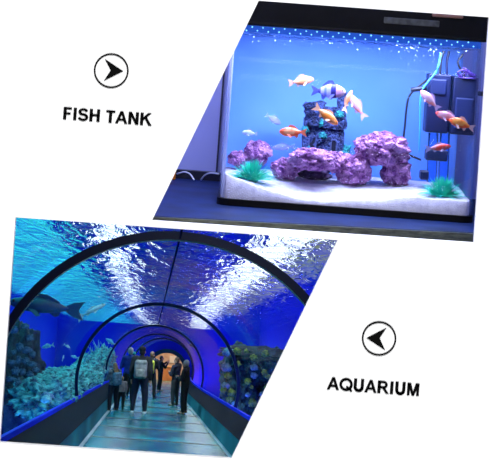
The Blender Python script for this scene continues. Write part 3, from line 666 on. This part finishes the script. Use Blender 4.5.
# ------------------------------------------------------------------ people
SKIN = mat('skin', (.55,.32,.22), .6, var=.1, scale=10)
def person(label, feet, H, yaw, jacket, trousers, shoes, hair, arms='down', longhair=False, cap_=None, D=None, stance=.10, bag=None, baglabel=None, build=1.0, head_yaw=0):
    tx, Dp = feet; base = T(tx, .0, Dp); k = H/1.75
    M = Matrix.Translation(base) @ Matrix.Rotation(math.radians(yaw),4,'Z') @ Matrix.Scale(k,4)
    t = thing('person', label, 'person', M=M)     # local: facing +y
    S = {}
    for s in (-1, 1):
        S[s] = dict(hip=(s*.095,0,.92), knee=(s*(.095+stance*.3),.015,.50), ank=(s*(.08+stance*.5),-.02,.09), toe=(s*(.09+stance*.55),.13,.03), sh=(s*.19,0,1.43))
        if arms == 'down': S[s].update(el=(s*.25,-.03,1.14), wr=(s*.25,.06,.90), hd=(s*.245,.09,.82))
        elif arms == 'front': S[s].update(el=(s*.25,.06,1.15), wr=(s*.07,.25,1.16), hd=(-s*.0+.01*s,.28,1.18))
        elif arms == 'camera': S[s].update(el=(s*.24,.16,1.22), wr=(s*.1,.34,1.42), hd=(s*.06,.37,1.48))
        elif arms == 'ledge': S[s].update(el=(s*.24,.12,1.16), wr=(s*.20,.34,1.06), hd=(s*.19,.40,1.05))
    hy = Matrix.Rotation(math.radians(head_yaw),3,'Z')
    def V(x, y, z): return Vector((0,.02,1.62))+hy @ Vector((x, y, z))
    # body: one continuous surface
    bm = NB()
    for s in (-1, 1):
        q = S[s]; cap(bm, q['hip'], .082, q['knee'], .052); cap(bm, q['knee'], .052, q['ank'], .036); cap(bm, q['ank'], .036, q['toe'], .028)
        cap(bm, q['sh'], .052, q['el'], .040); cap(bm, q['el'], .040, q['wr'], .027); cap(bm, (s*.06,0,1.42), .06, q['sh'], .055)
        wr, hd = Vector(q['wr']), Vector(q['hd']); d = (hd-wr).normalized(); side = d.cross(Vector((s,0,.2))).normalized(); pal = d.cross(side)
        for e in (-.5,.5): cap(bm, wr, .024, hd+side*.022*e*2, .017, 8)
        for fi, (e, ln) in enumerate(((-1.5,.066),(-.5,.082),(.5,.076),(1.5,.058))):     # four fingers, unequal, slightly curled
            b0 = hd+side*.019*e; b1 = b0+d*ln*.55+side*.004*e; b2 = b1+(d*.8+pal*-s*.5).normalized()*ln*.5
            cap(bm, b0, .0105, b1, .0095, 8); cap(bm, b1, .0095, b2, .008, 8)
        b0 = wr+d*.03-side*.02; b1 = b0+d*.03-side*.03; cap(bm, b0, .013, b1, .011, 8); cap(bm, b1, .011, b1+d*.03-side*.004, .009, 8)
    for c, r in (((0,0,.95),(.155,.11,.12)),((0,0,1.10),(.135,.095,.15)),((0,.01,1.27),(.16,.11,.18)),((0,0,1.40),(.15,.085,.08))): ell(bm, c, r)
    cap(bm, (0,-.005,1.42), .058, (0,.01,1.56), .052)
    ell(bm, V(0,0,.02), (.074,.092,.105)); ell(bm, V(0,.03,-.05), (.056,.062,.062)); cap(bm, V(0,.085,.01), .012, V(0,.105,-.025), .016, 8)   # skull, jaw, nose
    for s in (-1, 1): ell(bm, V(s*.077,-.005,-.005), (.014,.022,.032), 2); ell(bm, V(s*.03,.083,.03), (.018,.012,.008), 2)
    cap(bm, V(-.02,.085,-.062), .007, V(.02,.085,-.062), .007, 8)
    obj('body', voxel(bm, .0085, 2, 'body'), SKIN, t)
    for s in (-1, 1):
        bm = NB(); ell(bm, V(s*.03,.086,.012), (.011,.008,.007), 2); obj('eye', bm, EYE, t)
    # trousers, jacket, shoes
    bm = NB()
    for s in (-1, 1):
        q = S[s]; cap(bm, q['hip'], .105*build, q['knee'], .075*build); cap(bm, q['knee'], .075*build, (q['ank'][0],q['ank'][1],.13), .060)
    ell(bm, (0,0,.98), (.172*build,.128*build,.14)); obj('trousers', voxel(bm, .014, 3), trousers, t)
    bm = NB()
    for s in (-1, 1):
        q = S[s]; cap(bm, q['sh'], .078*build, q['el'], .062*build); w2 = Vector(q['el']).lerp(Vector(q['wr']), .93); cap(bm, q['el'], .062*build, w2, .045); cap(bm, (s*.05,0,1.42), .085, q['sh'], .078*build)
    for c, r in (((0,0,1.02),(.185*build,.135*build,.15)),((0,0,1.14),(.175*build,.13*build,.17)),((0,.01,1.29),(.195*build,.135*build,.2)),((0,0,1.42),(.16*build,.105,.09))): ell(bm, c, r)
    cap(bm, (0,-.005,1.44), .078, (0,.0,1.51), .070); obj('jacket', voxel(bm, .014, 3), jacket, t)
    for s in (-1, 1):
        q = S[s]; bm = NB(); ell(bm, (q['ank'][0], -.03, .05), (.045,.055,.05)); cap(bm, (q['ank'][0],-.03,.04), .042, (q['toe'][0],.13,.038), .036)
        for v in bm.verts: v.co.z = max(v.co.z, .0)
        obj('shoe', voxel(bm, .01, 2), shoes, t)
    # hair
    bm = NB(); ell(bm, V(0,-.014,.042), (.083,.096,.098)); ell(bm, V(0,-.055,-.005), (.074,.05,.075))
    if longhair:
        for e in (-.05,-.02,.02,.05): cap(bm, V(e,-.06,0), .045, V(e*1.5,-.12,-.30), .035)
    for v in bm.verts:     # keep the face clear
        l = hy.inverted() @ (v.co-Vector((0,.02,1.62)))
        if l.y > .05 and l.z < .07: v.co = V(l.x, .05, l.z)
    obj('hair', voxel(bm, .012, 2), hair, t)
    if cap_:
        bm = NB(); ell(bm, V(0,-.008,.066), (.09,.104,.082))
        for v in bm.verts:
            l = v.co.z-1.62
            if l < .045: v.co.z = 1.62+.045
        cap(bm, V(-.05,.08,.05), .012, V(.05,.08,.05), .012); cap(bm, V(-.035,.13,.045), .011, V(.035,.13,.045), .011); cap(bm, V(0,.06,.05), .02, V(0,.14,.045), .011)
        obj('cap', voxel(bm, .01, 1), cap_, t)
    if bag:
        b = thing('backpack', baglabel, 'backpack', M=M @ Matrix.Translation((0,-.14,1.22)))
        bm = rbox((0,-.085,0), (.33,.16,.46), .06, 4); obj('sack', bm, bag, b, True)
        obj('pocket', rbox((0,-.18,-.08), (.24,.07,.2), .03, 3), bag, b, True)
        obj('flap', rbox((0,-.09,.19), (.30,.18,.09), .035, 3), bag, b, True)
        for s in (-1, 1):
            bm = NB(); tube(bm, spline([(s*.10,-.03,.2),(s*.12,.10,.30),(s*.13,.25,.24),(s*.13,.31,.06),(s*.15,.22,-.1),(s*.14,.0,-.18)], 5), .018, 8); obj('strap', bm, mat('strap_dark', (.03,.03,.04), .7), b, True)
    return t
def cloth(n, c, v=.35): return mat('cloth_'+n, c, .85, var=v, scale=9)
HBR, HBL, HGY, HDK = mat('hair_brown', (.09,.05,.03), .6, var=.4, scale=30), mat('hair_blond', (.42,.27,.12), .55, col2=(.22,.13,.06), scale=25), mat('hair_grey', (.4,.39,.38), .6, var=.3, scale=30), mat('hair_dark', (.015,.012,.012), .5)
SHW, SHD = mat('shoe_white', (.78,.82,.85), .5), mat('shoe_dark', (.02,.018,.018), .5)
NVT, BKT = cloth('navy_trousers', (.010,.014,.035)), cloth('black_trousers', (.008,.008,.012))
person('man in a black cap, dark jacket and white shoes seen from behind', floor_at(138,414), 1.75, 0, cloth('charcoal', (.035,.035,.04)), NVT, SHW, HDK, cap_=cloth('black_cap', (.006,.006,.008)), stance=.16, build=1.12,
       bag=cloth('bag_grey', (.36,.38,.37), .5), baglabel='pale grey backpack worn by the man in the black cap')
person('grey haired man in a blue jacket, left of the man in the cap', floor_at(127,404), 1.76, 20, cloth('blue_jacket', (.014,.05,.30)), BKT, SHD, HGY, arms='front')
person('girl with long blond hair in a grey blue jacket leaning at the left parapet', floor_at(112,411), 1.28, 35, cloth('greyblue', (.16,.24,.28), .6), NVT, SHD, HBL, arms='ledge', longhair=True, build=1.15,
       bag=cloth('bag_blue', (.16,.30,.38), .5), baglabel='grey blue backpack worn by the girl with long blond hair')
person('small child in a light beige jacket between the girl and the man in the cap', floor_at(120,410), .92, 10, cloth('beige', (.42,.32,.28), .3), BKT, SHD, HBL, build=1.15)
person('visitor in a black jacket carrying a yellow green backpack, seen from behind', floor_at(149,399), 1.72, -10, cloth('black_jacket', (.012,.012,.018)), BKT, SHD, HBR, arms='front', stance=.2,
       bag=cloth('bag_green', (.42,.50,.04), .3), baglabel='yellow green backpack worn by a visitor farther down the tunnel')
person('visitor in black holding up a camera near the tunnel exit', floor_at(159,391), 1.62, -70, cloth('black_coat', (.008,.008,.012)), BKT, SHD, HDK, arms='camera')
person('brown haired woman in a dark coat, rear of two by the right parapet', floor_at(174,406), 1.57, 60, cloth('dark_blue_coat', (.014,.018,.035)), cloth('grey_skirt', (.03,.03,.035)), SHD, HBR, arms='front', build=1.05)
person('grey haired man in a black jacket, front of two by the right parapet', floor_at(183,414), 1.50, 75, cloth('black_fleece', (.010,.010,.012)), BKT, mat('shoe_brown', (.12,.05,.03), .5), HGY, arms='front', build=1.02)
person('visitor in a teal green cap mostly hidden behind the man in blue', (-.62,52), 1.66, 0, cloth('green_jacket', (.02,.06,.07)), BKT, SHD, HDK, cap_=cloth('teal_cap', (.03,.42,.36), .2))

# ================================================================== LIGHTS, WORLD, CAMERA
def area(name, loc, target, sx_, sy_, power, col=(1,1,1), spread=None):
    l = bpy.data.lights.new(name, 'AREA'); l.shape = 'RECTANGLE'; l.size = sx_; l.size_y = sy_; l.energy = power; l.color = col
    if spread: l.spread = math.radians(spread)
    o = bpy.data.objects.new(name, l); C.objects.link(o); o.location = loc
    o.rotation_euler = (Vector(target)-Vector(loc)).to_track_quat('-Z','Y').to_euler(); return o
area('board_fill_upper', (0,.7,3.6), (0,3.0,.85), 3.0, .8, 165)  # unseen light added above the camera to whiten the board
area('board_fill_lower', (0,.9,-1.2), (0,3.0,.8), 3.0, .5, 70)  # unseen light added from below to even out the board
area('tank_lamp', ((TX0+TX1)/2, D0+.075, zlid-.022), ((TX0+TX1)/2, D0+.17, ZB), .56, .11, 7.6, (.56,.66,1))
area('alcove_fill', (-.25,3.45,ZB+.95), (-.2,3.7,ZB), .5, .3, 6.5, (.72,.74,1))  # unseen fill added to brighten the alcove walls
area('tank_front_fill', (.2,3.08,ZB+.86), (.2,3.42,ZB+.02), .9, .05, 3.2, (.66,.70,1))  # unseen fill added to light the sand front and counter
for sg, pw, col in ((-1,1000,(.08,.36,1)),(1,1300,(.10,.14,1))):      # hidden blue fills added outside the parapets to brighten the basin walls
    for d in (22,38,54,70,84):
        a = T(CX+sg*2.0, -.05, d); l = area('basin_fill', a, a+Vector((sg*.75,0,.7)), .15, 15, pw/5, col)
        X = Vector((SLX,1,-SLZ)).normalized(); Z = -(Vector((sg*.75,0,.7))-X*X.dot(Vector((sg*.75,0,.7)))).normalized()
        l.matrix_world = Matrix.Translation(a) @ Matrix((X.cross(Z), X, Z)).transposed().to_4x4()
for d in hoops[1:]+[21,26,35,40,44,58]:                                   # small fills added at the vault crown to brighten floor and visitors
    a = T(CX, CZT+R-.09, d+.07); area('crown_fill', a, a-Vector((0,0,5)), .12, .12, 26, (.80,.95,1), 120)
a = T(CX, 2.85, 94); area('exit_room_lamp', a, a-Vector((0,0,5)), 3, 3, 420, (1,.72,.48))
w_ = bpy.data.worlds.new('world'); bpy.context.scene.world = w_; w_.use_nodes = True
w_.node_tree.nodes['Background'].inputs[0].default_value = (.5,.6,1,1); w_.node_tree.nodes['Background'].inputs[1].default_value = .02
cam = bpy.data.cameras.new('camera'); co = bpy.data.objects.new('camera', cam); C.objects.link(co)
cam.sensor_fit = 'HORIZONTAL'; cam.sensor_width = 36; cam.lens = F/490*36; cam.clip_end = 400; cam.clip_start = .05
ppx, ppy = 0*C_-VH*S_, VH*C_
cam.shift_x = -ppx/490; cam.shift_y = ppy/490
co.matrix_world = Matrix.Translation((0,0,CZ)) @ Matrix.Rotation(PI/2,4,'X') @ Matrix.Rotation(math.radians(4.2),4,'Z')
sc = bpy.context.scene; sc.camera = co
vs = sc.view_settings; vs.view_transform = 'Standard'; vs.look = 'None'; vs.exposure = 0; vs.gamma = 1; vs.use_curve_mapping = False
cy = sc.cycles; cy.use_denoising = True; cy.max_bounces = 12; cy.transparent_max_bounces = 40; cy.caustics_reflective = False; cy.caustics_refractive = False; cy.sample_clamp_indirect = 4
